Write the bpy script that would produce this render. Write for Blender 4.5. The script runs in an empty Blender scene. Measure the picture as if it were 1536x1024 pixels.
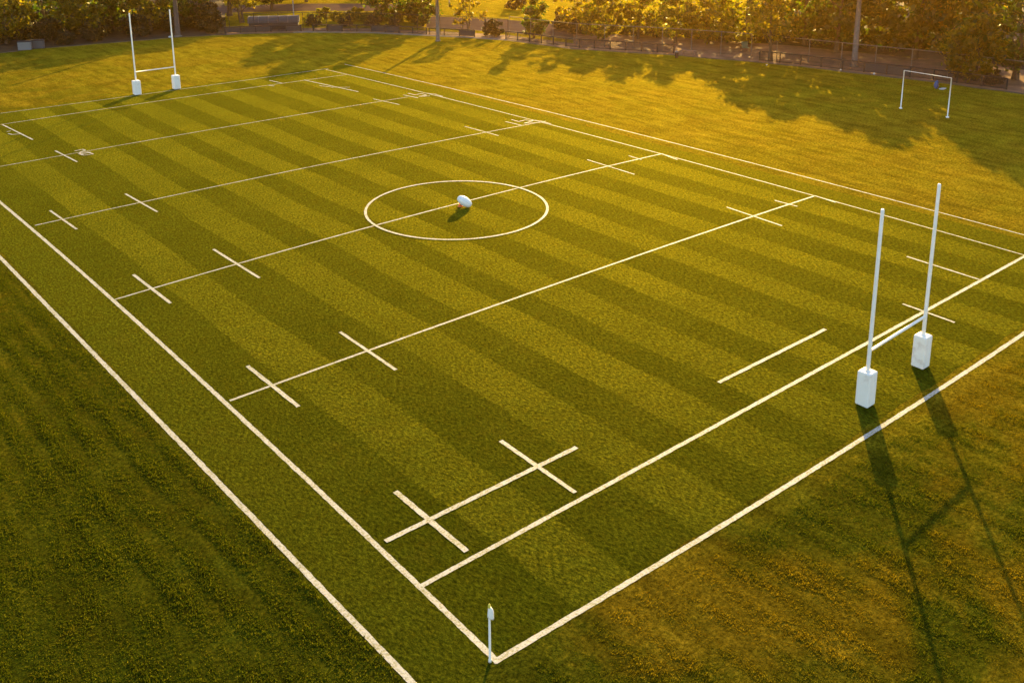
import bpy, bmesh, math, random
import numpy as np
from mathutils import Vector, Matrix
random.seed(7); rng = np.random.default_rng(7)
S = bpy.context.scene
COL = S.collection
R = math.radians

# ------------------------------------------------------------------ survey
# camera solved from the pitch markings; at() gives the ground point seen at a
# pixel of the 1536 x 1024 photograph
F, PITCH, ROLL, HEAD, SHY = 1491.01, 0.251784, -0.005027, math.pi - 2.442556, -310.40
H = 25.0
CX, CY = 768.0, 512.0 + SHY
_fx, _fy = math.sin(HEAD), math.cos(HEAD)
FWD = np.array([math.cos(PITCH) * _fx, math.cos(PITCH) * _fy, -math.sin(PITCH)])
_rt = np.array([_fy, -_fx, 0.0]); _up = np.cross(_rt, FWD)
RGT = math.cos(ROLL) * _rt + math.sin(ROLL) * _up
UPV = -math.sin(ROLL) * _rt + math.cos(ROLL) * _up
def at(px, py, z=0.0):
    d = (px - CX) / F * RGT - (py - CY) / F * UPV + FWD
    t = (z - H) / d[2]
    return Vector((t * d[0], t * d[1], z))
def edge_y(px):
    xs = [-400, -150, 0, 60, 150, 270, 370, 460, 560, 640, 700, 760, 860, 1010, 1140, 1200, 1300, 1400, 1510, 1600, 1900]
    ys = [150, 98, 80, 73, 66, 56, 51, 49, 50, 54, 57, 61, 74, 83, 94, 100, 112, 123, 138, 150, 200]
    return float(np.interp(px, xs, ys))
def beyond(px, d):
    p = at(px, edge_y(px)); u = Vector((p.x, p.y, 0)).normalized()
    return p + u * d

SUN_AZ, SUN_EL = R(38.5), R(14.6)

# ------------------------------------------------------------------ helpers
def prop(o, label=None, cat=None, group=None, kind=None):
    if label: o['label'] = label
    if cat: o['category'] = cat
    if group: o['group'] = group
    if kind: o['kind'] = kind
    return o
def root(name, loc, label, cat, group=None, rz=0.0):
    o = bpy.data.objects.new(name, None); COL.objects.link(o)
    o.location = loc; o.rotation_euler = (0, 0, rz); o.empty_display_size = 0.3
    return prop(o, label, cat, group)
def link(name, me, mat, parent=None, smooth=False):
    o = bpy.data.objects.new(name, me); COL.objects.link(o)
    if mat is not None and len(me.materials) == 0: me.materials.append(mat)
    if parent is not None: o.parent = parent
    if smooth:
        for p in me.polygons: p.use_smooth = True
    return o
def bm_mesh(name, bm):
    me = bpy.data.meshes.new(name); bm.normal_update(); bm.to_mesh(me); bm.free(); return me
def box(bm, c, s, rz=0.0, bevel=0.0, seg=2):
    m = Matrix.Translation(c) @ Matrix.Rotation(rz, 4, 'Z') @ Matrix.Diagonal((s[0], s[1], s[2], 1))
    g = bmesh.ops.create_cube(bm, size=1.0, matrix=m)
    if bevel:
        es = list({e for v in g['verts'] for e in v.link_edges})
        bmesh.ops.bevel(bm, geom=es, offset=bevel, segments=seg, affect='EDGES', profile=0.5)
def tube(bm, pts, rad, n=8, cap=True):
    pts = [Vector(p) for p in pts]
    rad = rad if isinstance(rad, (list, tuple)) else [rad] * len(pts)
    rings = []
    for i, p in enumerate(pts):
        t = (pts[min(i + 1, len(pts) - 1)] - pts[max(i - 1, 0)]).normalized()
        a = t.cross(Vector((0, 0, 1)) if abs(t.z) < 0.9 else Vector((1, 0, 0))).normalized(); b = t.cross(a)
        rings.append([bm.verts.new(p + (a * math.cos(2 * math.pi * k / n) + b * math.sin(2 * math.pi * k / n)) * rad[i]) for k in range(n)])
    for r0, r1 in zip(rings, rings[1:]):
        for k in range(n): bm.faces.new((r0[k], r0[(k + 1) % n], r1[(k + 1) % n], r1[k]))
    if cap:
        bm.faces.new(rings[0]); bm.faces.new(rings[-1][::-1])
def raw_mesh(name, V, faces_n, idx):
    me = bpy.data.meshes.new(name)
    nf = len(idx) // faces_n
    me.vertices.add(len(V)); me.vertices.foreach_set('co', np.asarray(V, np.float32).ravel())
    me.loops.add(len(idx)); me.loops.foreach_set('vertex_index', np.asarray(idx, np.int32))
    me.polygons.add(nf); me.polygons.foreach_set('loop_start', np.arange(0, nf * faces_n, faces_n, dtype=np.int32))
    me.update(calc_edges=True); me.validate(); return me

# ------------------------------------------------------------------ materials
def mat(name):
    m = bpy.data.materials.new(name); m.use_nodes = True
    nt = m.node_tree; nt.nodes.clear()
    out = nt.nodes.new('ShaderNodeOutputMaterial')
    return m, nt, out
def N(nt, typ, **kw):
    n = nt.nodes.new('ShaderNode' + typ)
    for k, v in kw.items():
        if k in n.inputs.keys() if isinstance(k, str) else False: n.inputs[k].default_value = v
        else: setattr(n, k, v)
    return n
def noise(nt, vec, scale, detail=4.0, rough=0.55, dist=0.0):
    n = nt.nodes.new('ShaderNodeTexNoise')
    n.inputs['Scale'].default_value = scale; n.inputs['Detail'].default_value = detail
    n.inputs['Roughness'].default_value = rough; n.inputs['Distortion'].default_value = dist
    if vec is not None: nt.links.new(vec, n.inputs['Vector'])
    return n.outputs['Fac']
def ramp(nt, fac, stops, interp='LINEAR'):
    r = nt.nodes.new('ShaderNodeValToRGB'); r.color_ramp.interpolation = interp
    el = r.color_ramp.elements
    while len(el) < len(stops): el.new(0.5)
    for e, (p, c) in zip(el, stops):
        e.position = p; e.color = (c[0], c[1], c[2], 1) if not isinstance(c, (int, float)) else (c, c, c, 1)
    nt.links.new(fac, r.inputs['Fac']); return r.outputs['Color']
def mix(nt, fac, a, b, mode='MIX'):
    n = nt.nodes.new('ShaderNodeMix'); n.data_type = 'RGBA'; n.blend_type = mode
    for sock, v in ((n.inputs[0], fac), (n.inputs[6], a), (n.inputs[7], b)):
        if isinstance(v, (int, float)): sock.default_value = v
        elif isinstance(v, tuple): sock.default_value = (*v, 1)
        else: nt.links.new(v, sock)
    return n.outputs[2]
def mth(nt, op, a, b=None):
    n = nt.nodes.new('ShaderNodeMath'); n.operation = op
    for sock, v in ((n.inputs[0], a), (n.inputs[1], b)):
        if v is None: continue
        if isinstance(v, (int, float)): sock.default_value = v
        else: nt.links.new(v, sock)
    return n.outputs[0]
def objco(nt, scale=(1, 1, 1), rz=0.0):
    t = nt.nodes.new('ShaderNodeTexCoord'); m = nt.nodes.new('ShaderNodeMapping')
    m.inputs['Scale'].default_value = scale; m.inputs['Rotation'].default_value = (0, 0, rz)
    nt.links.new(t.outputs['Object'], m.inputs['Vector']); return m.outputs['Vector']
def plain(name, col, rough=0.6, metal=0.0, var=0.12, scale=6.0, spec=0.4, dirt=None):
    m, nt, out = mat(name); v = objco(nt)
    f = noise(nt, v, scale, 5)
    c = mix(nt, 1.0, col, ramp(nt, f, [(0.25, 1 - var), (0.75, 1 + var)]), 'MULTIPLY')
    if dirt:
        f2 = noise(nt, v, dirt[1], 6, 0.65)
        c = mix(nt, ramp(nt, f2, [(dirt[2], 0.0), (dirt[2] + 0.15, dirt[3])]), c, dirt[0])
    p = N(nt, 'BsdfPrincipled'); nt.links.new(c, p.inputs['Base Color'])
    p.inputs['Roughness'].default_value = rough; p.inputs['Metallic'].default_value = metal
    p.inputs['Specular IOR Level'].default_value = spec
    nt.links.new(p.outputs[0], out.inputs[0]); return m

def grass_shader(nt, out, col, bump_h, gl, gloss=(0.006, 0.10), rough=0.75, tint=(0.97, 0.86, 0.05), bdist=0.06):
    # matt blades with a little warm, waxy leaf gloss
    d = N(nt, 'BsdfDiffuse'); nt.links.new(col, d.inputs['Color']); d.inputs['Roughness'].default_value = 0.6
    g = N(nt, 'BsdfGlossy'); nt.links.new(mix(nt, 1.0, tint, gl, 'MULTIPLY'), g.inputs['Color']); g.inputs['Roughness'].default_value = rough
    b = N(nt, 'Bump'); b.inputs['Strength'].default_value = 0.9; b.inputs['Distance'].default_value = bdist
    nt.links.new(bump_h, b.inputs['Height'])
    nt.links.new(b.outputs[0], d.inputs['Normal']); nt.links.new(b.outputs[0], g.inputs['Normal'])
    lw = N(nt, 'LayerWeight'); lw.inputs['Blend'].default_value = 0.5      # leaf gloss grows at grazing angles (Schlick-like)
    fr = mth(nt, 'ADD', mth(nt, 'MULTIPLY', mth(nt, 'POWER', lw.outputs['Facing'], 3.0), gloss[1]), gloss[0])
    ms = N(nt, 'MixShader'); nt.links.new(fr, ms.inputs[0])
    nt.links.new(d.outputs[0], ms.inputs[1]); nt.links.new(g.outputs[0], ms.inputs[2]); nt.links.new(ms.outputs[0], out.inputs[0])

STRIPES = [17.3, 20.8, 23.6, 27.4, 30.2, 32.8, 35.4, 37.8, 40.5, 43.1, 45.6, 48.6, 51.2, 54.0, 56.5, 59.1, 61.4, 64.0, 66.3, 67.2]
def make_pitch_mat():
    m, nt, out = mat('mown_grass'); v = objco(nt)
    sep = nt.nodes.new('ShaderNodeSeparateXYZ'); nt.links.new(v, sep.inputs[0])
    wob = mth(nt, 'MULTIPLY', mth(nt, 'SUBTRACT', noise(nt, v, 1.6, 5, 0.8), 0.5), 0.8)
    wob2 = mth(nt, 'MULTIPLY', mth(nt, 'SUBTRACT', noise(nt, v, 0.09, 2), 0.5), 0.9)
    x = mth(nt, 'DIVIDE', mth(nt, 'ADD', mth(nt, 'ADD', sep.outputs[0], wob), wob2), 80.0)
    st = [(0.0, 0.35)]
    for i, s in enumerate(STRIPES):
        st.append((s / 80.0, (0.0 if i % 2 == 0 else 1.0) if i < len(STRIPES) - 1 else 0.35))
    stripe = ramp(nt, x, st, 'CONSTANT')
    fade = ramp(nt, noise(nt, v, 0.16, 4, 0.65), [(0.28, 0.15), (0.66, 1.0)])
    stripe = mix(nt, fade, (0.42, 0.42, 0.42), stripe)
    big = noise(nt, v, 0.11, 4, 0.6); med = noise(nt, v, 1.1, 5, 0.65)
    fine = noise(nt, objco(nt, (1.0, 0.6, 1), R(50)), 7.5, 5, 0.85); blades = noise(nt, objco(nt, (1.0, 0.45, 1), R(50)), 13.0, 3, 0.8)
    dark = ramp(nt, big, [(0.3, (0.013, 0.028, 0.0014)), (0.7, (0.024, 0.035, 0.0016))])
    lite = ramp(nt, big, [(0.3, (0.029, 0.047, 0.0030)), (0.7, (0.042, 0.053, 0.0034))])
    c = mix(nt, stripe, dark, lite)
    c = mix(nt, 1.0, c, ramp(nt, med, [(0.25, 0.70), (0.75, 1.30)]), 'MULTIPLY')
    grain = ramp(nt, fine, [(0.34, 0.25), (0.50, 0.97), (0.68, 2.0)])
    c = mix(nt, 1.0, c, grain, 'MULTIPLY')
    dry = noise(nt, v, 0.35, 5, 0.7)
    c = mix(nt, ramp(nt, dry, [(0.56, 0.0), (0.74, 0.5)]), c, mix(nt, 1.0, (0.050, 0.048, 0.004), grain, 'MULTIPLY'))
    h = mth(nt, 'ADD', fine, mth(nt, 'MULTIPLY', blades, 0.6))
    gl = mix(nt, 1.0, ramp(nt, stripe, [(0.0, 0.78), (1.0, 1.14)]), ramp(nt, fine, [(0.36, 0.25), (0.66, 1.9)]), 'MULTIPLY')
    grass_shader(nt, out, c, h, gl, bdist=0.05)
    return m
def make_rough_mat():
    m, nt, out = mat('rough_grass_ground'); v = objco(nt)
    big = noise(nt, v, 0.05, 5, 0.62); med = noise(nt, objco(nt, (1, 1, 1)), 0.45, 6, 0.7)
    strk = noise(nt, objco(nt, (1.0, 0.22, 1), R(-42)), 0.9, 5, 0.65)
    fine = noise(nt, v, 5.0, 6, 0.85)
    sep = nt.nodes.new('ShaderNodeSeparateXYZ'); nt.links.new(v, sep.inputs[0])
    mr = nt.nodes.new('ShaderNodeMapRange'); mr.inputs['From Min'].default_value = 8; mr.inputs['From Max'].default_value = 60; mr.inputs['To Min'].default_value = -0.16; mr.inputs['To Max'].default_value = 0.20
    nt.links.new(sep.outputs[0], mr.inputs['Value'])
    a = ramp(nt, mth(nt, 'ADD', big, mr.outputs[0]), [(0.30, (0.014, 0.030, 0.002)), (0.48, (0.036, 0.048, 0.003)), (0.62, (0.094, 0.086, 0.004)), (0.85, (0.150, 0.116, 0.006))])
    dryn = noise(nt, objco(nt, (0.8, 1.0, 1), R(20)), 0.13, 6, 0.68, 0.4)
    mr2 = nt.nodes.new('ShaderNodeMapRange'); mr2.inputs['From Min'].default_value = 14; mr2.inputs['From Max'].default_value = 24; mr2.inputs['To Min'].default_value = -0.10; mr2.inputs['To Max'].default_value = 0.07
    nt.links.new(sep.outputs[0], mr2.inputs['Value'])
    a = mix(nt, ramp(nt, mth(nt, 'ADD', dryn, mr2.outputs[0]), [(0.50, 0.0), (0.64, 0.9)]), a, (0.120, 0.082, 0.005))
    c = mix(nt, 1.0, a, ramp(nt, med, [(0.25, 0.42), (0.75, 1.55)]), 'MULTIPLY')
    c = mix(nt, 1.0, c, ramp(nt, strk, [(0.3, 0.62), (0.7, 1.32)]), 'MULTIPLY')
    c = mix(nt, 1.0, c, ramp(nt, fine, [(0.36, 0.22), (0.66, 2.0)]), 'MULTIPLY')
    h = mth(nt, 'ADD', fine, mth(nt, 'MULTIPLY', med, 2.0))
    gl = mix(nt, 1.0, ramp(nt, strk, [(0.3, 0.75), (0.7, 1.35)]), ramp(nt, fine, [(0.36, 0.3), (0.66, 1.8)]), 'MULTIPLY')
    grass_shader(nt, out, c, h, gl, gloss=(0.004, 0.088), tint=(1.0, 0.80, 0.05), bdist=0.12)
    return m
def make_paint_mat():
    m, nt, out = mat('line_paint'); v = objco(nt)
    f = noise(nt, v, 9.0, 4, 0.75); g = noise(nt, v, 1.2, 4, 0.6)
    th = mth(nt, 'ADD', f, mth(nt, 'MULTIPLY', mth(nt, 'SUBTRACT', g, 0.5), 0.35))
    cov = ramp(nt, th, [(0.36, 0.0), (0.56, 1.0)])
    c = mix(nt, cov, (0.16, 0.15, 0.06), mix(nt, g, (0.28, 0.275, 0.265), (0.40, 0.395, 0.385)))
    p = N(nt, 'BsdfPrincipled'); nt.links.new(c, p.inputs['Base Color']); p.inputs['Roughness'].default_value = 0.75
    b = N(nt, 'Bump'); b.inputs['Strength'].default_value = 0.6; b.inputs['Distance'].default_value = 0.03
    nt.links.new(f, b.inputs['Height']); nt.links.new(b.outputs[0], p.inputs['Normal'])
    nt.links.new(p.outputs[0], out.inputs[0]); return m
def leaf_mat(name, c0, c1, tr, mixf=0.45):
    m, nt, out = mat(name)
    geo = nt.nodes.new('ShaderNodeNewGeometry'); oi = nt.nodes.new('ShaderNodeObjectInfo')
    c = ramp(nt, geo.outputs['Random Per Island'], [(0.0, c0), (1.0, c1)])
    k = ramp(nt, oi.outputs['Random'], [(0.0, (0.85, 1.0, 0.9)), (1.0, (1.2, 0.95, 0.9))])
    c = mix(nt, 1.0, c, k, 'MULTIPLY')
    t = mix(nt, 1.0, c, tr, 'MULTIPLY')
    d = N(nt, 'BsdfPrincipled'); nt.links.new(c, d.inputs['Base Color']); d.inputs['Roughness'].default_value = 0.5
    d.inputs['Specular IOR Level'].default_value = 0.35
    tb = N(nt, 'BsdfTranslucent'); nt.links.new(t, tb.inputs['Color'])
    ms = N(nt, 'MixShader'); ms.inputs[0].default_value = mixf
    nt.links.new(d.outputs[0], ms.inputs[1]); nt.links.new(tb.outputs[0], ms.inputs[2]); nt.links.new(ms.outputs[0], out.inputs[0])
    return m
def make_tuft_mat():
    m, nt, out = mat('grass_blades'); geo = nt.nodes.new('ShaderNodeNewGeometry'); v = objco(nt)
    g = ramp(nt, geo.outputs['Random Per Island'], [(0.0, (0.022, 0.040, 0.002)), (0.7, (0.062, 0.074, 0.005)), (1.0, (0.125, 0.120, 0.012))])
    d = ramp(nt, geo.outputs['Random Per Island'], [(0.0, (0.055, 0.048, 0.003)), (1.0, (0.230, 0.165, 0.010))])
    sep = nt.nodes.new('ShaderNodeSeparateXYZ'); nt.links.new(v, sep.inputs[0])
    mr2 = nt.nodes.new('ShaderNodeMapRange'); mr2.inputs['From Min'].default_value = 14; mr2.inputs['From Max'].default_value = 24; mr2.inputs['To Min'].default_value = -0.10; mr2.inputs['To Max'].default_value = 0.07
    nt.links.new(sep.outputs[0], mr2.inputs['Value'])
    dryn = noise(nt, objco(nt, (0.8, 1.0, 1), R(20)), 0.13, 6, 0.68, 0.4)
    c = mix(nt, ramp(nt, mth(nt, 'ADD', dryn, mr2.outputs[0]), [(0.50, 0.0), (0.64, 1.0)]), g, d)
    df = N(nt, 'BsdfDiffuse'); nt.links.new(c, df.inputs['Color'])
    tb = N(nt, 'BsdfTranslucent'); nt.links.new(mix(nt, 1.0, c, (1.5, 1.4, 0.5), 'MULTIPLY'), tb.inputs['Color'])
    ms = N(nt, 'MixShader'); ms.inputs[0].default_value = 0.5
    nt.links.new(df.outputs[0], ms.inputs[1]); nt.links.new(tb.outputs[0], ms.inputs[2]); nt.links.new(ms.outputs[0], out.inputs[0])
    return m
def mesh_mat(name, col, open_):
    m, nt, out = mat(name)
    p = N(nt, 'BsdfPrincipled'); p.inputs['Base Color'].default_value = (*col, 1); p.inputs['Roughness'].default_value = 0.9; p.inputs['Specular IOR Level'].default_value = 0.1
    t = N(nt, 'BsdfTransparent'); ms = N(nt, 'MixShader')
    v = objco(nt); f = noise(nt, v, 0.8, 3)
    nt.links.new(ramp(nt, f, [(0.3, open_ - 0.08), (0.7, open_ + 0.08)]), ms.inputs[0])
    nt.links.new(p.outputs[0], ms.inputs[1]); nt.links.new(t.outputs[0], ms.inputs[2]); nt.links.new(ms.outputs[0], out.inputs[0])
    return m

M_PITCH, M_ROUGH, M_PAINT = make_pitch_mat(), make_rough_mat(), make_paint_mat()
M_TUFT = make_tuft_mat()
M_LEAF = leaf_mat('tree_leaves', (0.008, 0.019, 0.003), (0.032, 0.046, 0.005), (4.6, 4.6, 0.5), 0.5)
M_LEAF_LIT = leaf_mat('backlit_leaves', (0.018, 0.030, 0.003), (0.078, 0.074, 0.006), (5.8, 5.0, 0.6), 0.55)  # leaf colour brightened and yellowed to paint in the sun's backlight
M_BUSH = leaf_mat('bush_leaves', (0.008, 0.014, 0.004), (0.024, 0.026, 0.006), (1.8, 1.6, 0.8), 0.35)
M_BARK = plain('bark', (0.085, 0.060, 0.042), 0.9, var=0.35, scale=9, spec=0.2)
M_WHITE = plain('white_post_paint', (0.90, 0.86, 0.81), 0.42, var=0.05, scale=3, dirt=((0.45, 0.40, 0.30), 2.5, 0.60, 0.35))
M_PAD = plain('white_vinyl', (0.90, 0.87, 0.83), 0.5, var=0.04, scale=2.0, dirt=((0.50, 0.38, 0.32), 1.3, 0.56, 0.5))
M_BALL = plain('ball_rubber', (0.88, 0.86, 0.83), 0.38, var=0.04, scale=5)
M_SEAM = plain('ball_seam', (0.40, 0.42, 0.46), 0.5, var=0.1)
M_ORANGE = plain('orange_rubber', (0.75, 0.16, 0.03), 0.5, var=0.12, scale=12)
M_YEL = plain('yellow_plastic', (0.75, 0.62, 0.10), 0.4)
M_DARK = plain('dark_fence_paint', (0.016, 0.013, 0.012), 0.8, var=0.25, scale=4)
M_GALV = plain('galvanised_steel', (0.13, 0.11, 0.09), 0.7, 0.0, var=0.2, scale=5)
M_POLE = plain('weathered_pole', (0.13, 0.115, 0.10), 0.9, var=0.3, scale=3)
M_POLEB = plain('brown_pole', (0.08, 0.055, 0.042), 0.85, var=0.3, scale=3)
M_MESHD = mesh_mat('low_fence_mesh', (0.035, 0.028, 0.024), 0.62)
M_MESHT = mesh_mat('tall_fence_mesh', (0.05, 0.04, 0.03), 0.88)
M_SCREEN = plain('dark_windscreen_cloth', (0.035, 0.032, 0.032), 0.8, var=0.2)
M_DIRT = plain('reddish_dirt', (0.22, 0.120, 0.078), 0.95, var=0.28, scale=0.6, spec=0.04, dirt=((0.10, 0.075, 0.05), 0.25, 0.5, 0.8))
M_KERB = plain('pale_concrete', (0.20, 0.17, 0.135), 0.95, var=0.2, scale=1.2, spec=0.0, dirt=((0.14, 0.12, 0.07), 0.5, 0.52, 0.8))
M_SHADED_LITTER = plain('shaded_litter', (0.045, 0.030, 0.018), 0.95, var=0.4, scale=0.8, spec=0.1)  # ground darkened, shade below the trees is put into its colour
M_EDGE = plain('worn_edging', (0.11, 0.085, 0.055), 0.95, spec=0.05, var=0.35, scale=0.9)
M_ASPH = plain('worn_asphalt', (0.085, 0.058, 0.050), 0.95, spec=0.0, var=0.2, scale=0.5)
M_BLUEG = plain('blue_grey_sheeting', (0.045, 0.05, 0.058), 0.8, var=0.12, scale=2)
M_PALE = plain('pale_grey_board', (0.17, 0.175, 0.18), 0.6, var=0.08, scale=1.5)
M_GREY = plain('mid_grey_board', (0.06, 0.063, 0.068), 0.6, var=0.1, scale=1.5)
M_WOOD = plain('bench_wood', (0.24, 0.12, 0.08), 0.7, var=0.25, scale=8)
M_GREEN = plain('green_canvas', (0.05, 0.13, 0.09), 0.8, var=0.15)
M_BLUE = plain('blue_canvas', (0.03, 0.09, 0.24), 0.8, var=0.15)
M_BAG = plain('white_plastic', (0.45, 0.44, 0.43), 0.5, var=0.1)

# ------------------------------------------------------------------ ground
def sheet(name, pts, z, m, kind='structure'):
    bm = bmesh.new(); bm.faces.new([bm.verts.new((p[0], p[1], z)) for p in pts])
    o = link(name, bm_mesh(name, bm), m); prop(o, kind=kind); return o
sheet('ground', [(-900, -900), (900, -900), (900, 900), (-900, 900)], 0.0, M_ROUGH)
X0, X1, Y0, Y1 = 14.6, 70.6, 21.3, 119.3
NB = 24
def jag(p0, p1, n=60, a=0.10):
    p0, p1 = Vector(p0), Vector(p1); d = (p1 - p0).normalized(); q = Vector((-d.y, d.x))
    return [p0.lerp(p1, i / n) + q * random.uniform(-a, a) for i in range(n)]
pp = jag((X0, Y0), (X1, Y0)) + jag((X1, Y0), (X1, Y1)) + jag((X1, Y1), (X0, Y1)) + jag((X0, Y1), (X0, Y0))
sheet('pitch', pp, 0.004, M_PITCH)

def strip(name, d0, d1, m, z, x0=-380, x1=1880, step=20, jit=0.0):
    bm = bmesh.new(); prev = None
    for px in range(x0, x1 + 1, step):
        a, b = beyond(px, d0 + random.uniform(-jit, jit)), beyond(px, d1 + random.uniform(-jit, jit)); a.z = b.z = z
        cur = (bm.verts.new(a), bm.verts.new(b))
        if prev: bm.faces.new((prev[0], cur[0], cur[1], prev[1]))
        prev = cur
    o = link(name, bm_mesh(name, bm), m); return prop(o, kind='structure')
strip('dirt_path', 0.3, 5.5, M_DIRT, 0.004, 340, 860, jit=0.25)
strip('dirt_path', 0.3, 17.0, M_DIRT, 0.004, 860, 1880, jit=0.25)
strip('shaded_litter', 0.2, 60.0, M_SHADED_LITTER, 0.002, -380, 340, jit=0.25)  # dark sheet painting in the shade under the left trees
strip('woodland_floor', 17.0, 90.0, M_SHADED_LITTER, 0.002, 1140, 1880, jit=0.5)
strip('concrete_edging', -0.2, 1.2, M_KERB, 0.008, 440, 760, jit=0.12)
strip('worn_edging', -0.25, 0.5, M_EDGE, 0.008, 760, 1880, jit=0.2)
strip('worn_edging', -0.2, 0.4, M_EDGE, 0.008, -380, 440, jit=0.2)
strip('car_park', 29.0, 41.0, M_ASPH, 0.004, 280, 660)
strip('car_park', 9.0, 24.0, M_ASPH, 0.006, 640, 860)
strip('car_park_kerb', 8.4, 8.8, M_KERB, 0.08, 640, 860)

# ------------------------------------------------------------------ pitch markings
def ribbon(name, pts, w, closed=False, z=0.010):
    P = [Vector((p[0], p[1])) for p in pts]; Q = []
    for a, b in zip(P, P[1:]):
        n = max(2, int((b - a).length / 0.22))
        Q += [a.lerp(b, i / n) for i in range(n)]
    Q.append(P[-1])
    if closed: Q = Q[:-1]
    bm = bmesh.new(); vs = []; n = len(Q)
    for i, p in enumerate(Q):
        t = (Q[(i + 1) % n] - Q[i - 1]) if closed else (Q[min(i + 1, n - 1)] - Q[max(i - 1, 0)])
        t.normalize(); q = Vector((-t.y, t.x)); j = w * 0.06
        a = p + q * (w / 2 + random.uniform(-j, j)); b = p - q * (w / 2 + random.uniform(-j, j))
        vs.append((bm.verts.new((a.x, a.y, z)), bm.verts.new((b.x, b.y, z))))
    for i in range(n if closed else n - 1):
        a, b = vs[i], vs[(i + 1) % n]; bm.faces.new((a[0], b[0], b[1], a[1]))
    o = link(name, bm_mesh(name, bm), M_PAINT); return prop(o, kind='structure')
_z = [0.008]
def pline(name, px, w):
    _z[0] += 0.0006
    P = [at(*p) for p in px]
    if name != 'painted_numeral' and len(P) > 3:      # surveyed samples smoothed to one gently bowed line
        A = np.array([[p.x, p.y] for p in P]); k = 0 if np.ptp(A[:, 0]) > np.ptp(A[:, 1]) else 1
        wgt = 1.0 / np.hypot(A[:, 0], A[:, 1]); q = np.polyfit(A[:, k], A[:, 1 - k], 2, w=wgt); t = np.linspace(A[0, k], A[-1, k], 30); f = np.polyval(q, t)
        P = [Vector((a, b, 0) if k == 0 else (b, a, 0)) for a, b in zip(t, f)]
    return ribbon(name, P, w, z=_z[0])
pline('outer_touch_line', [(-40, 346), (0, 385), (108, 495), (244, 640), (384, 780), (500, 900), (618, 1022), (680, 1088)], 0.235)
pline('touch_line', [(-20, 285), (0, 304), (50, 347), (172, 452), (217, 494), (392, 652), (508, 766), (630, 879), (747, 993)], 0.225)
pline('touch_line', [(493, 104), (560, 122), (660, 147), (768, 172), (820, 186), (992, 231), (1152, 274), (1220, 293), (1326, 322), (1400, 344), (1536, 384)], 0.115)
pline('outer_touch_line', [(518, 96.5), (622, 121), (768, 154), (960, 203), (1152, 250), (1404, 318), (1536, 352), (1700, 397)], 0.115)
pline('dead_ball_line', [(743, 993), (935, 872), (1188, 731), (1320, 641), (1420, 573), (1536, 498), (1640, 430)], 0.23)
pline('goal_line', [(632, 879), (884, 740), (1000, 679), (1200, 571), (1384, 468), (1470, 421), (1540, 383)], 0.22)
pline('twenty_two_line', [(346, 602), (407, 578), (552, 524), (684, 478), (884, 410), (1000, 369), (1152, 317), (1220, 294)], 0.165)
pline('halfway_line', [(172, 449), (354, 397), (384, 388), (562, 339), (690, 304), (768, 284), (912, 250), (992, 231)], 0.145)
pline('twenty_two_line', [(52, 338), (210, 304), (384, 268), (560, 232), (720, 198), (822, 183)], 0.115)
pline('ten_metre_line', [(-40, 257), (0, 250), (120, 229), (384, 183), (560, 154), (612, 146)], 0.105)
pline('goal_line', [(-40, 194), (0, 187), (220, 154), (380, 132), (520, 112)], 0.10)
pline('dead_ball_line', [(-40, 176), (0, 170), (200, 144), (380, 119), (493, 103)], 0.10)
for a, b, w in [((188, 291), (236, 318), .17), ((75, 316), (115, 344), .17), ((320, 374), (389, 417), .19), ((200, 412), (256, 455), .20),
                ((510, 498), (594, 555), .19), ((371, 549), (448, 610), .22), ((751, 661), (863, 739), .22), ((593, 737), (700, 827), .25),
                ((1090, 311), (1173, 339), .15), ((881, 240), (952, 262), .13), ((697, 190), (748, 204), .12), ((1360, 385), (1470, 420), .16),
                ((1162, 301), (1196, 310), .14), ((1354, 456), (1432, 484), .17), ((578, 812), (865, 671), .24), ((1078, 574), (1238, 494), .22),
                ((943, 234), (962, 240), .12), ((992, 231), (1016, 240), .14), ((1222, 294), (1253, 304), .14), ((83, 226.6), (115.7, 243.2), .16),
                ((4, 187.6), (49.3, 210), .17), ((10, 198), (16, 197), .14), ((404, 121), (424, 125.5), .14), ((403, 128.8), (411.5, 129.7), .16),
                ((456, 120.5), (537.5, 138.2), .15), ((479, 129), (500, 131.6), .13), ((500, 131.6), (525, 131.4), .10),
                ((560, 149), (599, 157.5), .12), ((605, 143), (627, 147.5), .14), ((758, 183), (782, 188.5), .14)]:
    pline('dash_line', [a, b], w)
pline('painted_numeral', [(12.2, 201.2), (18.5, 202.4), (30.3, 201.4)], .14)
for pts in ([(112, 227), (124, 224.6), (128, 226), (119, 229.5), (125, 231.5), (136, 229)], [(118, 231), (126, 233.5), (140, 231.6), (131, 228.6), (121, 230.6)],
            [(612, 140.5), (622, 143), (632, 141), (640, 143.5), (628, 145.4), (645, 144.5)], [(640, 140.5), (652, 141.8), (664, 145.6)],
            [(767, 180), (778, 183), (788, 180.6), (799, 182.2), (786, 185.6), (806, 184.6)], [(798, 181), (812, 182.4), (826, 186.6)]):
    pline('painted_numeral', pts, .15)
_z[0] += 0.0006
CC = Vector((44.33, 59.5)); CR = 7.1
ribbon('centre_circle', [CC + CR * Vector((math.cos(2 * math.pi * k / 180), math.sin(2 * math.pi * k / 180))) for k in range(181)], 0.20, True, _z[0])

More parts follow.
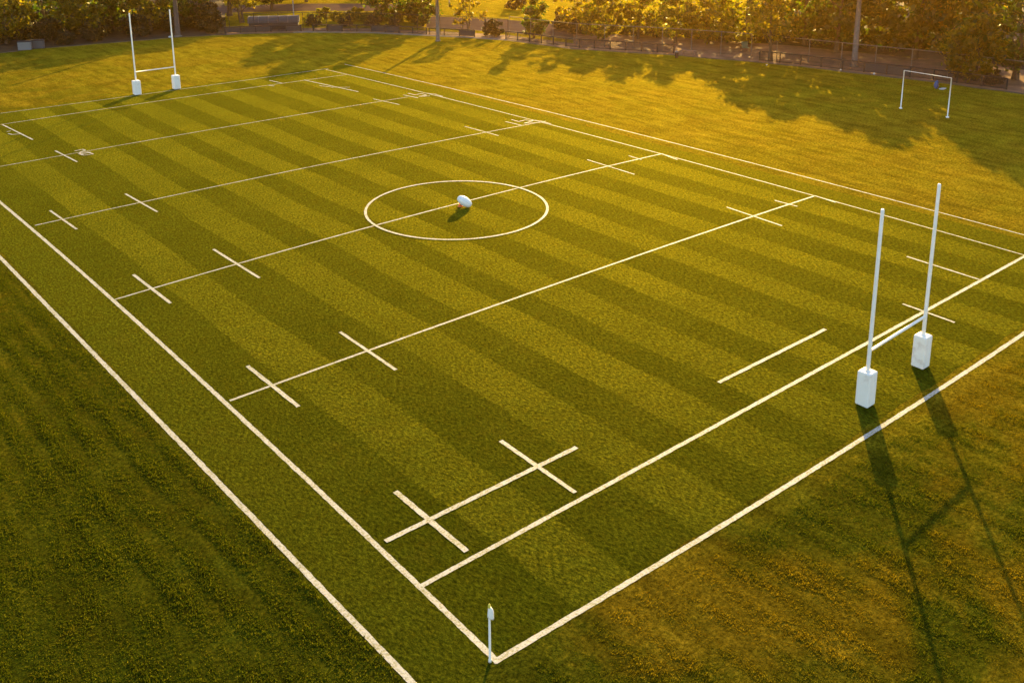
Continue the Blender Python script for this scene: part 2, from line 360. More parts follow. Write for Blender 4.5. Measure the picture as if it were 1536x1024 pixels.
# ------------------------------------------------------------------ rugby goals
def lathe(bm, prof, c=(0, 0, 0), n=16):
    rings = [[bm.verts.new((c[0] + r * math.cos(2 * math.pi * k / n), c[1] + r * math.sin(2 * math.pi * k / n), c[2] + z)) for k in range(n)] for r, z in prof]
    for a, b in zip(rings, rings[1:]):
        for k in range(n): bm.faces.new((a[k], a[(k + 1) % n], b[(k + 1) % n], b[k]))
    bm.faces.new(rings[0][::-1]); bm.faces.new(rings[-1])
def rugby_goal(pa, pb, h, zb, r, pad_s, pad_h, label):
    c = (pa + pb) / 2; g = root('rugby_goal', (c.x, c.y, 0), label, 'rugby goal', 'rugby goals at the two ends of the pitch')
    for p in (pa, pb):
        q = p - c
        bm = bmesh.new(); lathe(bm, [(r, 0.0), (r, zb), (r * 0.94, h * 0.6), (r * 0.88, h - 0.06), (r * 0.7, h)], (q.x, q.y, 0)); link('upright', bm_mesh('upright', bm), M_WHITE, g, True)
        bm = bmesh.new(); box(bm, (q.x, q.y, pad_h / 2 + 0.02), (pad_s, pad_s, pad_h), 0, 0.07, 3)
        pd = link('post_pad', bm_mesh('post_pad', bm), M_PAD, g)
        bm = bmesh.new()
        lathe(bm, [(r + .05, pad_h + 0.018), (r + .05, pad_h + .05), (r + .015, pad_h + .06)], (q.x, q.y, 0)); link('pad_collar', bm_mesh('pad_collar', bm), M_PAD, pd, True)
    d = (pb - pa).normalized(); qa, qb = pa - c + d * r * .6, pb - c - d * r * .6
    bm = bmesh.new(); tube(bm, [(qa.x, qa.y, zb), (qb.x, qb.y, zb)], r * .75, 12); link('crossbar', bm_mesh('crossbar', bm), M_WHITE, g, True)
    return g
rugby_goal(at(1297, 606), at(1380, 549), 10.05, 2.85, 0.095, 0.70, 1.78, 'large white rugby goal with square padded posts standing nearest, shadows long on the grass')
rugby_goal(at(206, 142), at(265, 133.5), 9.8, 2.75, 0.085, 0.80, 1.70, 'distant white rugby goal with padded posts at the far end before the shaded trees')

# ------------------------------------------------------------------ small football goal on the side field
pa, pb = at(1351, 163), at(1421, 176.5); c = (pa + pb) / 2
g = root('training_goal', (c.x, c.y, 0), 'slim white netless goal frame standing on the shaded side field near the low fence', 'goal frame')
for p in (pa, pb):
    q = p - c; bm = bmesh.new(); tube(bm, [(q.x, q.y, 0), (q.x, q.y, 4.3)], 0.056, 10); pl = link('goal_post', bm_mesh('goal_post', bm), M_WHITE, g, True)
    bm = bmesh.new(); box(bm, (q.x, q.y, 0.05), (0.34, 0.30, 0.10), 0.6, 0.02); link('base_plate', bm_mesh('base_plate', bm), M_WHITE, pl)
qa, qb = pa - c, pb - c
bm = bmesh.new(); tube(bm, [(qa.x, qa.y, 4.30), (qb.x, qb.y, 4.30)], 0.030, 10); link('goal_crossbar', bm_mesh('goal_crossbar', bm), M_WHITE, g, True)

# ------------------------------------------------------------------ ball, tee, corner flag
bc = at(697, 311)
bl, br, tilt = 0.63, 0.36, R(33)
rtv = Vector((_fy, -_fx, 0))
ball = root('rugby_ball', bc, 'large white rugby ball tilted on an orange tee at the centre spot', 'rugby ball')
prof_n = 28
bm = bmesh.new(); prof = []
for i in range(1, prof_n):
    t = math.pi * i / prof_n; prof.append((br * math.sin(t) ** 0.88, -bl * math.cos(t)))
lathe(bm, prof, (0, 0, 0), 28)
ax = (rtv * math.cos(tilt) + Vector((0, 0, -math.sin(tilt)))).normalized()
rot = Vector((0, 0, 1)).rotation_difference(ax).to_matrix().to_4x4()
zc = math.sqrt((bl * math.sin(tilt)) ** 2 + (br * math.cos(tilt)) ** 2) + 0.03
bm.transform(Matrix.Translation((0, 0, zc)) @ rot); link('ball_skin', bm_mesh('ball_skin', bm), M_BALL, ball, True)
bm = bmesh.new()
for k in range(4):
    a = k * math.pi / 2 + 0.5
    tube(bm, [((br * math.sin(t) ** 0.88 + 0.001) * math.cos(a), (br * math.sin(t) ** 0.88 + 0.001) * math.sin(a), -bl * math.cos(t)) for t in np.linspace(0.25, math.pi - 0.25, 24)], 0.008, 5)
bm.transform(Matrix.Translation((0, 0, zc)) @ rot); link('ball_seams', bm_mesh('ball_seams', bm), M_SEAM, ball)
tee = root('kicking_tee', at(690.5, 310.0), 'small orange cup tee tucked under the white rugby ball', 'kicking tee')
bm = bmesh.new(); lathe(bm, [(0.22, 0.0), (0.22, 0.04), (0.15, 0.08), (0.13, 0.14), (0.18, 0.22), (0.21, 0.25), (0.17, 0.25), (0.11, 0.16), (0.02, 0.15)], (0, 0, 0.01), 20)
link('tee_cup', bm_mesh('tee_cup', bm), M_ORANGE, tee, True)

fl = root('corner_flag', at(735, 992), 'thin white flag pole with small furled white flag and yellow tip at a pitch corner', 'corner flag')
bm = bmesh.new(); lathe(bm, [(0.055, 0), (0.055, 0.10), (0.040, 0.12), (0.038, 1.95), (0.02, 2.12)], n=12); link('flag_pole', bm_mesh('flag_pole', bm), M_WHITE, fl, True)
bm = bmesh.new(); n = 20; rows = []
for z, a, b in [(1.68, .095, .045), (1.74, .10, .05), (1.86, .095, .05), (2.0, .088, .05), (2.07, .07, .045), (2.12, .045, .04)]:
    row = []
    for k in range(n):
        t = 2 * math.pi * k / n; f = 1 + 0.12 * math.sin(5 * t + z * 3)
        q = rtv * (0.045 + a * math.cos(t) * f) + Vector((_fx, _fy, 0)) * (b * math.sin(t) * f)
        row.append(bm.verts.new((q.x, q.y, z - 0.05 * math.cos(t))))
    rows.append(row)
for a, b in zip(rows, rows[1:]):
    for k in range(n): bm.faces.new((a[k], a[(k + 1) % n], b[(k + 1) % n], b[k]))
bm.faces.new(rows[0][::-1]); bm.faces.new(rows[-1]); link('flag', bm_mesh('flag', bm), M_PAD, fl, True)
bm = bmesh.new(); lathe(bm, [(0.046, 2.10), (0.044, 2.16), (0.034, 2.22), (0.012, 2.25)], n=12); link('flag_tip', bm_mesh('flag_tip', bm), M_YEL, fl, True)

# ------------------------------------------------------------------ fences
def run(px0, px1, d, n=40):
    return [beyond(px0 + (px1 - px0) * i / n, d) for i in range(n + 1)]
def resample(P, step):
    L = [0.0]
    for a, b in zip(P, P[1:]): L.append(L[-1] + (b - a).length)
    k = max(1, round(L[-1] / step)); out = []
    for i in range(k + 1):
        s = L[-1] * i / k; j = 0
        while j < len(P) - 2 and L[j + 1] < s: j += 1
        t = (s - L[j]) / max(1e-6, L[j + 1] - L[j]); out.append(P[j].lerp(P[j + 1], min(1, t)))
    return out
def fence(name, px0, px1, d, h, step, label, group, m_post, m_mesh, low=True, screens=()):
    P = resample(run(px0, px1, d), step); o = P[0].copy(); f = root(name, (o.x, o.y, 0), label, 'fence', group)
    Q = [p - o for p in P]; rp = 0.055 if low else 0.05
    for i, q in enumerate(Q):
        bm = bmesh.new(); hh = h * random.uniform(0.99, 1.03)
        if low: box(bm, (q.x, q.y, hh / 2), (0.17, 0.17, hh), 0.8, 0.015)
        else: tube(bm, [(q.x, q.y, 0), (q.x, q.y, hh)], rp, 8)
        link('fence_post', bm_mesh('fence_post', bm), m_post, f)
    bm = bmesh.new(); tube(bm, [(q.x, q.y, h) for q in Q], 0.085 if low else 0.05, 6); link('top_rail', bm_mesh('top_rail', bm), m_post, f)
    if low:
        bm = bmesh.new(); tube(bm, [(q.x, q.y, 0.12) for q in Q], 0.045, 6); link('bottom_rail', bm_mesh('bottom_rail', bm), m_post, f)
    bm = bmesh.new()
    for i, (a, b) in enumerate(zip(Q, Q[1:])):
        bm.faces.new([bm.verts.new((p.x, p.y, z)) for p, z in ((a, 0.16), (b, 0.16), (b, h - 0.07), (a, h - 0.07))])
    bmesh.ops.remove_doubles(bm, verts=bm.verts[:], dist=0.001)
    link('fence_mesh', bm_mesh('fence_mesh', bm), m_mesh, f)
    for i in screens:
        if i + 1 >= len(Q): continue
        a, b = Q[i], Q[i + 1]; mid = (a + b) / 2; ang = math.atan2(b.y - a.y, b.x - a.x)
        bm = bmesh.new(); box(bm, (mid.x, mid.y, h / 2), ((b - a).length - 0.16, 0.05, h - 0.26), ang); link('screen_panel', bm_mesh('screen_panel', bm), M_SCREEN, f)
    return f
GL, GT = 'low dark fences round the field edge', 'tall wire fences behind the field edge'
fence('low_fence', 338, 452, 1.6, 1.05, 2.4, 'low dark fence of screened panels in front of the blue-grey shed', GL, M_DARK, M_MESHD, screens=(0, 1, 2, 4, 5))
fence('low_fence', 470, 640, 1.6, 1.1, 2.6, 'low dark fence along the curved corner behind the sunlit grass', GL, M_DARK, M_MESHD, screens=(1, 4, 5))
fence('low_fence', 644, 712, 1.6, 1.1, 2.4, 'short low dark fence directly behind the tall pole at the field corner', GL, M_DARK, M_MESHD, screens=(2,))
fence('low_fence', 759, 1010, 1.6, 1.3, 2.5, 'low brown mesh fence in the golden haze left of the bench', GL, M_DARK, M_MESHD)
fence('low_fence', 1139, 1509, 1.4, 1.35, 2.9, 'long low dark fence behind the white goal frame on the side field', GL, M_DARK, M_MESHD, screens=(5, 6, 12))
fence('tall_fence', 345, 762, 3.0, 3.0, 4.2, 'tall wire fence with dark posts behind the curved corner and the tall pole', GT, M_DARK, M_MESHT, False)
fence('tall_fence', 764, 1126, 3.4, 3.4, 4.4, 'tall hazy wire fence with pale top rail behind the wooden bench', GT, M_GALV, M_MESHT, False)
fence('tall_fence', 1164, 1535, 3.4, 3.3, 4.6, 'tall wire fence before the dark trees, behind the low fence and goal frame', GT, M_GALV, M_MESHT, False)

# ------------------------------------------------------------------ poles
def pole(p, r0, r1, h, m, label, name='light_pole', cat='pole'):
    o = root(name, (p.x, p.y, 0), label, cat)
    bm = bmesh.new(); tube(bm, [(0, 0, 0), (0, 0, h * .5), (0, 0, h)], [r0, (r0 + r1) / 2, r1], 14); link('pole_shaft', bm_mesh('pole_shaft', bm), m, o, True)
    bm = bmesh.new(); lathe(bm, [(r0 * 1.5, 0), (r0 * 1.5, 0.12), (r0 * 1.05, 0.2)], n=14); link('pole_footing', bm_mesh('pole_footing', bm), M_KERB, o, True)
    return o
pole(at(657, 62), 0.29, 0.24, 7.2, M_POLE, 'tall grey pole standing on sunlit grass at the far corner, casting a thin shadow')
pole(at(1281, 100), 0.40, 0.27, 11.0, M_POLE, 'tall weathered pale pole rising through the low fence before dark trees at right')
pole(at(267, 55), 0.45, 0.24, 10.5, M_POLEB, 'tall brown pole behind the distant rugby goal by the shaded trees')
pole(beyond(442, 8), 0.10, 0.07, 8.5, M_PALE, 'thin pale post rising above the end of the blue-grey shed')
pole(beyond(675, 45), 0.10, 0.08, 9, M_PALE, 'thin pale post far off by the car park behind the tall grey pole')

# ------------------------------------------------------------------ small things by the fence
p = beyond(412, 5.0); e0, e1 = beyond(377, 5.0), beyond(450, 5.0); ang = math.atan2(e1.y - e0.y, e1.x - e0.x); L = (e1 - e0).length
sh = root('low_shed', (p.x, p.y, 0), 'long low shed with blue-grey rounded roof behind the screened low fence', 'shed', rz=ang)
bm = bmesh.new(); box(bm, (0, 0, 0.6), (L, 2.2, 1.2)); link('shed_wall', bm_mesh('shed_wall', bm), M_SCREEN, sh)
bm = bmesh.new(); sec = [(-1.3 * math.cos(t), 1.2 + 1.1 * math.sin(t)) for t in np.linspace(0, math.pi, 11)]
v0 = [bm.verts.new((-L / 2 - .15, y, z + .003)) for y, z in sec]; v1 = [bm.verts.new((L / 2 + .15, y, z + .003)) for y, z in sec]
for i in range(10): bm.faces.new((v0[i], v0[i + 1], v1[i + 1], v1[i]))
bm.faces.new(v0[::-1]); bm.faces.new(v1); rf = link('shed_roof', bm_mesh('shed_roof', bm), M_BLUEG, sh)
bm = bmesh.new()
for k in range(6):
    x = -L / 2 + L * k / 5
    tube(bm, [(x, y * 1.01, z + .02) for y, z in sec], 0.035, 5)
link('roof_rib', bm_mesh('roof_rib', bm), M_GALV, rf)

def storage_box(px, m, label):
    p = beyond(px, 0.4); o = root('storage_box', (p.x, p.y, 0), label, 'storage box', 'storage boxes by the shaded trees', rz=HEAD * -1 + 0.25)
    bm = bmesh.new(); box(bm, (0, 0, 0.62), (1.85, 0.9, 1.2), 0, 0.03); link('box_body', bm_mesh('box_body', bm), m, o)
    bm = bmesh.new(); box(bm, (0, 0, 1.285), (1.98, 1.0, 0.12), 0, 0.03); link('box_lid', bm_mesh('box_lid', bm), M_DARK, o)
    bm = bmesh.new(); box(bm, (0, -0.46, 0.62), (1.6, 0.03, 0.95)); link('front_panel', bm_mesh('front_panel', bm), m, o)
storage_box(38, M_PALE, 'pale grey square storage box in shade under the trees')
storage_box(57.5, M_GREY, 'dark grey square storage box beside the pale grey one')

p = at(1033, 83.5); q0, q1 = at(1022, 82.5), at(1045, 84.5); ang = math.atan2(q1.y - q0.y, q1.x - q0.x)
b = root('bench', (p.x, p.y, 0), 'low reddish wooden bench on the path edge before the hazy tall fence', 'bench', rz=ang)
bm = bmesh.new()
for k in (-1, 0, 1): box(bm, (0, k * 0.17, 0.72), (2.3, 0.15, 0.07), 0, 0.01)
link('seat', bm_mesh('seat', bm), M_WOOD, b)
for s in (-1, 1):
    bm = bmesh.new(); box(bm, (s * .95, 0, 0.34), (0.16, 0.44, 0.67), 0, 0.01); link('leg', bm_mesh('leg', bm), M_WOOD, b)
p = at(1015, 87); o = root('litter_bin', (p.x, p.y, 0), 'narrow dark bin with pale top beside the wooden bench', 'bin')
bm = bmesh.new(); lathe(bm, [(0.20, 0), (0.24, 0.1), (0.26, 0.75), (0.24, 0.8)], n=14); link('bin_body', bm_mesh('bin_body', bm), M_DARK, o, True)
bm = bmesh.new(); lathe(bm, [(0.25, 0.80), (0.25, 0.9), (0.12, 1.02), (0.02, 1.05)], n=14); link('bin_lid', bm_mesh('bin_lid', bm), M_PALE, o, True)

p = at(1118, 79); o = root('camp_chair', (p.x, p.y, 0), 'green folding camp chair behind the tall hazy fence end', 'chair', rz=-0.6)
bm = bmesh.new(); box(bm, (0, 0, 0.72), (0.95, 0.8, 0.06), 0, 0.02); link('seat', bm_mesh('seat', bm), M_GREEN, o)
bm = bmesh.new(); box(bm, (0, 0.45, 1.12), (0.95, 0.08, 0.8), 0, 0.02); link('backrest', bm_mesh('backrest', bm), M_GREEN, o)
for s in (-1, 1):
    bm = bmesh.new(); tube(bm, [(s * .45, -.4, 0), (s * .45, .4, .72)], .03, 6); tube(bm, [(s * .45, .4, 0), (s * .45, -.4, .72)], .03, 6); link('leg_frame', bm_mesh('leg_frame', bm), M_GALV, o)

def lumpy(sx, sy, sz, seed, sub=3):
    r = random.Random(seed); bm = bmesh.new(); bmesh.ops.create_icosphere(bm, subdivisions=sub, radius=1.0)
    ph = [r.uniform(0, 6) for _ in range(6)]
    for v in bm.verts:
        k = 1 + 0.12 * math.sin(4 * v.co.x + ph[0]) + 0.10 * math.sin(5 * v.co.y + ph[1]) + 0.08 * math.sin(6 * v.co.z + ph[2])
        v.co = Vector((v.co.x * sx * k, v.co.y * sy * k, max(-0.82, v.co.z * k) * sz + sz * 0.82))
    return bm
p = at(1404, 133); o = root('kit_bag', (p.x, p.y, 0), 'upright blue kit bag on the grass behind the white goal frame', 'bag')
link('bag_body', bm_mesh('bag_body', lumpy(0.26, 0.24, 0.50, 3)), M_BLUE, o, True)
bm = bmesh.new(); tube(bm, [(-.14, -.2, .2), (-.14, -.28, .55), (-.1, -.08, .9), (.1, -.08, .9), (.14, -.28, .55), (.14, -.2, .2)], .03, 6); link('bag_strap', bm_mesh('bag_strap', bm), M_DARK, o)
p = at(1414, 134); o = prop(link('ground_sheet', bm_mesh('ground_sheet', lumpy(0.60, 0.3, 0.07, 5)), M_BAG, None, True), 'crumpled pale sheet lying beside the blue kit bag', 'sheet'); o.location = (p.x, p.y, 0.004)
for (px, py, s, lab) in ((1261, 106, .16, 'small white plastic bag at the foot of the low fence near the tall pale pole'),
                         (1311, 112, .20, 'crumpled white plastic bag against the low fence right of the tall pale pole'),
                         (1150, 98.5, .14, 'small pale bag lying at the left end of the long low fence'),
                         (255, 57, .28, 'white bundle on the ground beside the brown pole')):
    p = at(px, py); o = prop(link('plastic_bag', bm_mesh('plastic_bag', lumpy(s, s * .7, s * .6, px)), M_BAG, None, True), lab, 'plastic bag', 'white litter along the fence'); o.location = (p.x, p.y, 0.012)

# ------------------------------------------------------------------ trees
def crown_mesh(name, seed, h, z0, rad, nclump, per, leaf, conical=0.0, open_=0.0):
    g = np.random.default_rng(seed); V = []
    cen = []
    while len(cen) < nclump:
        t = g.uniform(0, 1); z = z0 + (h - z0) * t
        prof = (math.sin(math.pi * min(1, 0.18 + 0.82 * t)) ** 0.6) * (1 - conical * t) + 0.12
        a = g.uniform(0, 2 * math.pi); rr = rad * prof * math.sqrt(g.uniform(0.08, 1)) * g.uniform(0.75, 1.15)
        cen.append((rr * math.cos(a), rr * math.sin(a), z, g.uniform(0.45, 1.2)))
    cen = np.array(cen); k = len(cen) * per
    ci = np.repeat(np.arange(len(cen)), per)
    d = g.normal(size=(k, 3)); d /= np.linalg.norm(d, axis=1, keepdims=True)
    r = np.abs(g.normal(0.55, 0.38, k)) * cen[ci, 3] * rad * 0.27
    P = cen[ci, :3] + d * r[:, None] * np.array([1.1, 1.1, 0.75])
    P[:, 2] = np.maximum(P[:, 2], 0.25 if z0 < 1 else z0 * 0.7)
    u = g.normal(size=(k, 3)); u /= np.linalg.norm(u, axis=1, keepdims=True)
    w = np.cross(u, g.normal(size=(k, 3))); w /= np.linalg.norm(w, axis=1, keepdims=True)
    sz = leaf * g.uniform(0.6, 1.3, k)[:, None]
    a = P + u * sz * 0.75; b = P + w * sz * 0.42; c_ = P - u * sz * 0.75; e = P - w * sz * 0.42
    Vt = np.stack([a, b, c_, e], 1).reshape(-1, 3)
    return raw_mesh(name, Vt, 4, np.arange(len(Vt)))
def trunk_mesh(name, seed, h, r, z0, rad, limbs=7, twin=False):
    g = random.Random(seed); bm = bmesh.new()
    for tw in range(2 if twin else 1):
        pts = []; x = 0.5 * tw; y = 0.0; lean = (g.uniform(-.06, .06) + 0.1 * tw, g.uniform(-.06, .06))
        for i in range(8):
            t = i / 7; pts.append((x + lean[0] * h * t + g.uniform(-.08, .08) * (i > 0), y + lean[1] * h * t + g.uniform(-.08, .08) * (i > 0), h * 0.86 * t))
        tube(bm, pts, [r * (1.35 if i == 0 else 1) * (1 - 0.85 * i / 7) for i in range(8)], 8)
        for k in range(limbs):
            i = g.randint(2, 6); p = Vector(pts[i]); a = g.uniform(0, 6.28); l = rad * g.uniform(.5, .9)
            q = p + Vector((math.cos(a) * l * .5, math.sin(a) * l * .5, l * .35)); s = p + Vector((math.cos(a) * l, math.sin(a) * l, l * g.uniform(.5, .9)))
            rr = r * (1 - .85 * i / 7) * .55
            tube(bm, [p, q, s], [rr, rr * .6, rr * .2], 5)
    return bm_mesh(name, bm)
PROTO = {}
def proto(key, seed, h, z0, rad, ncl, per, leaf, m, r=0.22, conical=0.0, twin=False, kind='tree'):
    cm = crown_mesh(key + '_crown', seed, h, z0, rad, ncl, per, leaf, conical); cm.materials.append(m)
    tm = trunk_mesh(key + '_trunk', seed + 1, h, r, z0, rad, twin=twin); tm.materials.append(M_BARK)
    PROTO[key] = (cm, tm)
proto('broad', 11, 10.5, 2.0, 4.5, 88, 44, 0.46, M_LEAF, 0.28)
proto('golden', 21, 10.0, 1.8, 4.2, 84, 42, 0.46, M_LEAF_LIT, 0.25)
proto('full', 31, 9.5, 1.1, 4.2, 94, 46, 0.44, M_LEAF, 0.24)
proto('thin', 41, 7.5, 1.6, 2.9, 34, 42, 0.34, M_LEAF_LIT, 0.14, twin=True)
proto('cone', 51, 8.5, 0.7, 2.6, 60, 75, 0.36, M_LEAF, 0.18, conical=0.65)
proto('trunky', 61, 11.0, 4.2, 4.4, 74, 40, 0.46, M_LEAF_LIT, 0.30, twin=True)
proto('low', 71, 8.0, 0.8, 3.8, 90, 46, 0.42, M_LEAF_LIT, 0.2)
def bush_proto(key, seed, h, rad, ncl, per, leaf, m):
    cm = crown_mesh(key + '_foliage', seed, h, 0.15, rad, ncl, per, leaf); cm.materials.append(m)
    bm = bmesh.new(); gg = random.Random(seed)
    for k in range(5):
        a = gg.uniform(0, 6.28); tube(bm, [(0.1 * math.cos(a), 0.1 * math.sin(a), 0), (rad * .5 * math.cos(a), rad * .5 * math.sin(a), h * .6)], [.05, .015], 5)
    tm = bm_mesh(key + '_stem', bm); tm.materials.append(M_BARK); PROTO[key] = (cm, tm)
bush_proto('round_bush', 81, 2.6, 1.7, 36, 90, 0.24, M_BUSH)
bush_proto('scrub', 91, 3.2, 2.4, 40, 90, 0.28, M_BUSH)
bush_proto('gold_scrub', 95, 2.0, 1.8, 30, 60, 0.28, M_LEAF_LIT)
def plant(kind, p, sc, label, group, name='tree', cat='tree', parts=('crown', 'trunk')):
    o = root(name, (p.x, p.y, 0), label, cat, group, random.uniform(0, 6.28)); s = sc * random.uniform(.96, 1.04); o.scale = (s, s, s * random.uniform(.95, 1.06))
    for nm, me in zip(parts, PROTO[kind]): link(nm, me, None, o)
    return o
GF, GB, GU = 'trees in the front row behind the fences', 'trees of the wood behind the front row', 'dark bushes under the trees'
FRONT = [
    (12, 9, 'golden', 1.0, 'golden-lit tree above and left of the pale grey storage box'),
    (72, 15, 'broad', 1.05, 'dark green tree right behind the two grey storage boxes'),
    (128, 9, 'golden', 1.0, 'golden-tipped tree left of the distant rugby goal'),
    (172, 15, 'full', 1.1, 'dark bushy tree directly behind the left post of the distant goal'),
    (228, 10, 'golden', 0.98, 'yellow-lit tree between the distant goal posts, left of the brown pole'),
    (290, 13, 'broad', 1.0, 'yellow-edged tree just right of the brown pole'),
    (345, 24, 'trunky', 0.95, 'bare-stemmed tree with orange-lit leaves left of the blue-grey shed'),
    (366, 14, 'trunky', 0.8, 'slender tree with a sunlit trunk at the left end of the blue-grey shed'),
    (410, 32, 'broad', 1.0, 'green tree behind the middle of the blue-grey shed'),
    (462, 44, 'broad', 1.0, 'hazy brown tree right of the thin pale post'),
    (600, 16, 'full', 1.35, 'dark tree left of the tall grey pole at the field corner'),
    (634, 11, 'cone', 1.25, 'narrow dark tree almost touching the tall grey pole'),
    (566, 26, 'broad', 1.3, 'dark leafy tree beyond the sunlit strip, well left of the tall grey pole'),
    (702, 5, 'thin', 0.95, 'thin open golden tree with forked stems just right of the tall grey pole'),
    (801, 6, 'cone', 0.92, 'rounded dense tree tapering upward above the brown mesh fence'),
    (862, 15, 'thin', 1.1, 'sparse backlit tree between the tapering tree and the glowing crowns'),
    (905, 11, 'low', 0.88, 'low glowing tree behind the brown mesh fence'),
    (957, 13, 'golden', 0.85, 'amber hazy tree in the brightest glow above the bench'),
    (1012, 11, 'golden', 0.86, 'gold-speckled tree directly behind the wooden bench'),
    (1062, 14, 'low', 0.95, 'brown hazy tree left of the green camp chair'),
    (1112, 11, 'golden', 1.1, 'gold-flecked tree over the green camp chair'),
    (1156, 2.2, 'trunky', 0.82, 'tall twin-stemmed tree growing at the left end of the long low fence'),
    (1205, 19, 'broad', 1.3, 'dark tree between the twin-stemmed tree and the tall pale pole'),
    (1252, 15, 'full', 1.5, 'dark dense tree just left of the tall pale pole'),
    (1318, 20, 'golden', 1.5, 'yellow-topped tree just right of the tall pale pole'),
    (1368, 16, 'full', 1.5, 'gold and green tree above the white goal frame'),
    (1425, 17, 'golden', 1.4, 'large golden tree right of the goal frame, behind the tall fence'),
    (1462, 4.5, 'low', 0.95, 'low spreading golden-green tree drooping over the right end of the low fence'),
    (1520, 9, 'broad', 1.35, 'tall dark tree at the right edge of the picture'),
]
for px, d, k, s, lab in FRONT: plant(k, beyond(px, d), s, lab, GF)
kk = ['broad', 'full', 'golden', 'trunky']
i = 0
for d, step, x0, x1 in ((58, 62, 0, 470), (50, 74, 1190, 1560), (85, 66, 100, 640), (85, 66, 1150, 1540), (120, 60, 640, 1150)):
    for px in range(x0, x1, step):
        if 490 < px < 620 and d < 90: continue
        i += 1
        plant(kk[i % 4], beyond(px + random.uniform(-16, 16), d + random.uniform(-6, 6)), random.uniform(1.0, 1.25), 'leafy tree of the wood standing behind the front row of trees', GB)
BU = [(px, 4.5 + random.uniform(0, 3)) for px in range(80, 330, 60)] + [(px, 8 + random.uniform(0, 5)) for px in range(0, 340, 38)] + [(px, 17 + random.uniform(0, 5)) for px in range(10, 330, 22)] + [(px, 21 + random.uniform(0, 6)) for px in range(1150, 1560, 20)] + [(px, 15 + random.uniform(0, 5)) for px in range(850, 1140, 20)]
for px, d in BU:
    plant('scrub', beyond(px + random.uniform(-6, 6), d), random.uniform(.55, 1.25), 'dark scrub bush in the undergrowth below the trees behind the fences', GU, 'bush', 'bush', ('foliage', 'stem'))
for px in range(470, 640, 17):
    plant('gold_scrub', beyond(px + random.uniform(-6, 6), 14 + random.uniform(-3, 6)), random.uniform(.7, 1.1), 'sunlit golden shrub in the bright strip behind the corner fence', 'golden shrubs in the sunlit strip', 'bush', 'bush', ('foliage', 'stem'))
for px, d, s, lab in [(738, 4.0, 1.0, 'round dark bush in the fence gap right of the thin golden tree'), (774, 40, 1.2, 'round brown bush far off in the glow beyond the car park'),
                      (470, 8, .8, 'dark bush at the right end of the blue-grey shed'), (520, 7, .7, 'dark bush behind the corner fence before the sunlit strip'),
                      (560, 8, .8, 'dark bush before the bright sunlit strip'), (590, 7, .75, 'dark bush behind the corner fence left of the tall grey pole'),
                      (1490, 3.5, .7, 'dark bush under the drooping tree by the low fence end'), (1440, 5, .7, 'dark bush left of the drooping tree by the low fence'),
                      (320, 3, .6, 'low dark bush at the left end of the low screened fence'), (100, 2.5, .8, 'dark bush on the grass edge right of the storage boxes'), (140, 3, .7, 'dark bush under the golden-tipped tree')]:
    plant('round_bush', beyond(px, d), s, lab, 'bushes near the fences', 'bush', 'bush', ('foliage', 'stem'))

# ------------------------------------------------------------------ rough grass in the foreground
def tufts(name, poly, dens, hmean, keep, rows=0.45):
    xs = [p[0] for p in poly]; ys = [p[1] for p in poly]
    n = int((max(xs) - min(xs)) * (max(ys) - min(ys)) * dens)
    P = np.stack([rng.uniform(min(xs), max(xs), n), rng.uniform(min(ys), max(ys), n)], 1)
    ok = np.zeros(n, bool)
    j = len(poly) - 1
    for i in range(len(poly)):
        xi, yi, xj, yj = *poly[i], *poly[j]
        ok ^= ((yi > P[:, 1]) != (yj > P[:, 1])) & (P[:, 0] < (xj - xi) * (P[:, 1] - yi) / (yj - yi + 1e-9) + xi); j = i
    P = P[ok]; P = P[keep(P)]; n = len(P)
    B = 5
    C = np.repeat(P, B, 0) + rng.normal(0, 0.045, (n * B, 2)); m = len(C)
    cl = 0.75 + 0.35 * np.sin(C[:, 0] * 1.3 + np.sin(C[:, 1] * .7) * 1.5) * np.sin(C[:, 1] * .9 + np.sin(C[:, 0] * .5) * 2) + 0.25 * np.sin(C[:, 0] * 5.1 + C[:, 1] * .15)
    cl = np.clip(cl, .25, 2) ** 1.6 + rows * np.clip(np.sin(C[:, 0] * 4.6 + np.sin(C[:, 1] * .35) * 1.2), 0, 1) ** 2
    h = hmean * cl * rng.uniform(.4, 1.6, m); a = rng.uniform(0, 2 * np.pi, m); lean = rng.uniform(.15, 1.0, m) * h
    w = rng.uniform(.009, .018, m)
    base = np.column_stack([C, np.zeros(m)]); sd = np.column_stack([-np.sin(a), np.cos(a), np.zeros(m)]) * w[:, None]
    dr = np.column_stack([np.cos(a), np.sin(a), np.zeros(m)])
    mid = base + dr * (lean * .35)[:, None] + np.array([0, 0, 1]) * (h * .62)[:, None]
    top = base + dr * lean[:, None] + np.array([0, 0, 1]) * h[:, None]
    V = np.stack([base - sd, base + sd, mid + sd * .8, top, mid - sd * .8], 1).reshape(-1, 3)
    me = raw_mesh(name, V, 5, np.arange(len(V))); me.materials.append(M_TUFT)
    o = link(name, me, None); return prop(o, kind='stuff')
def P2(px, py): q = at(px, py); return (q.x, q.y)
tufts('rough_grass', [P2(-40, 395), P2(-40, 1070), P2(645, 1070), P2(612, 1023), P2(380, 783), P2(104, 498), P2(-4, 390)], 130, 0.044, lambda P: P[:, 0] < 14.35 + rng.normal(0, .12, len(P)))
tufts('rough_grass', [P2(760, 1070), P2(800, 1000), P2(960, 888), P2(1200, 756), P2(1340, 660), P2(1580, 500), P2(1580, 1070)], 150, 0.034, lambda P: P[:, 1] < 21.1 - rng.exponential(1.1, len(P)), 0.0)

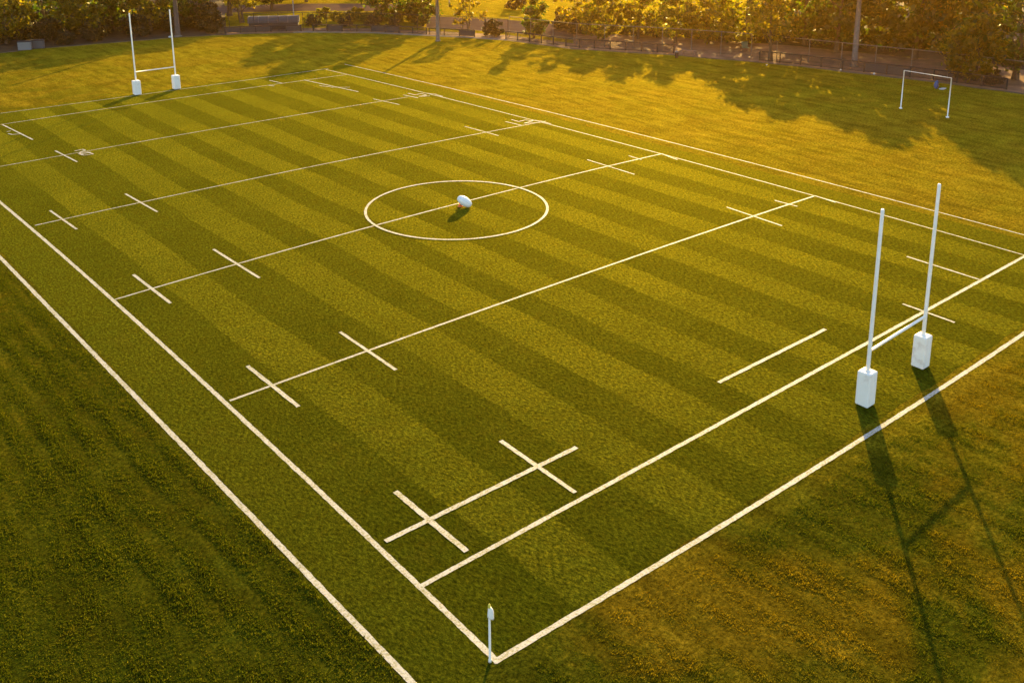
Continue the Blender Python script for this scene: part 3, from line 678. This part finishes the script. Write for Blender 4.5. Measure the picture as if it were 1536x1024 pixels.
# ------------------------------------------------------------------ air
bm = bmesh.new(); box(bm, (0, 0, 13.5), (1860, 1860, 29)); hz = link('haze', bm_mesh('haze', bm), None); prop(hz, kind='stuff')
m, nt, out = mat('warm_air'); v = N(nt, 'VolumePrincipled')
v.inputs['Color'].default_value = (1.0, 0.53, 0.08, 1); v.inputs['Density'].default_value = 0.00019; v.inputs['Anisotropy'].default_value = 0.92
nt.links.new(v.outputs[0], out.inputs['Volume']); hz.data.materials.append(m)

# ------------------------------------------------------------------ sun, sky, camera
sd = bpy.data.lights.new('sun', 'SUN'); sd.energy = 4.3; sd.angle = R(0.5); sd.color = (1.0, 0.67, 0.19)
so = bpy.data.objects.new('sun', sd); COL.objects.link(so)
to = Vector((math.cos(SUN_EL) * math.cos(SUN_AZ), math.cos(SUN_EL) * math.sin(SUN_AZ), math.sin(SUN_EL)))
so.rotation_euler = to.to_track_quat('Z', 'Y').to_euler(); so.location = (60, 60, 60)
w = bpy.data.worlds.new('World'); S.world = w; w.use_nodes = True
nt = w.node_tree; bg = nt.nodes['Background']; sky = nt.nodes.new('ShaderNodeTexSky'); sky.sky_type = 'NISHITA'
sky.sun_disc = False; sky.sun_elevation = SUN_EL; sky.sun_rotation = math.pi / 2 - SUN_AZ
sky.air_density = 1.0; sky.dust_density = 1.4; sky.ozone_density = 0.6
nt.links.new(sky.outputs[0], bg.inputs[0]); bg.inputs[1].default_value = 0.105
cam = bpy.data.cameras.new('camera'); co = bpy.data.objects.new('camera', cam); COL.objects.link(co)
cam.sensor_fit = 'HORIZONTAL'; cam.sensor_width = 36.0; cam.lens = 36.0 * F / 1536.0
cam.shift_x = 0.0; cam.shift_y = SHY / 1536.0
cam.clip_start = 0.5; cam.clip_end = 3000
mw = Matrix.Identity(4)
for i in range(3): mw[i][0], mw[i][1], mw[i][2] = RGT[i], UPV[i], -FWD[i]
mw[2][3] = H; co.matrix_world = mw
S.camera = co
S.view_settings.view_transform = 'Standard'; S.view_settings.look = 'None'; S.view_settings.gamma = 1.0
S.view_settings.exposure = 1.98
S.cycles.volume_bounces = 0; S.cycles.max_bounces = 6; S.cycles.transparent_max_bounces = 16
S.cycles.use_denoising = True
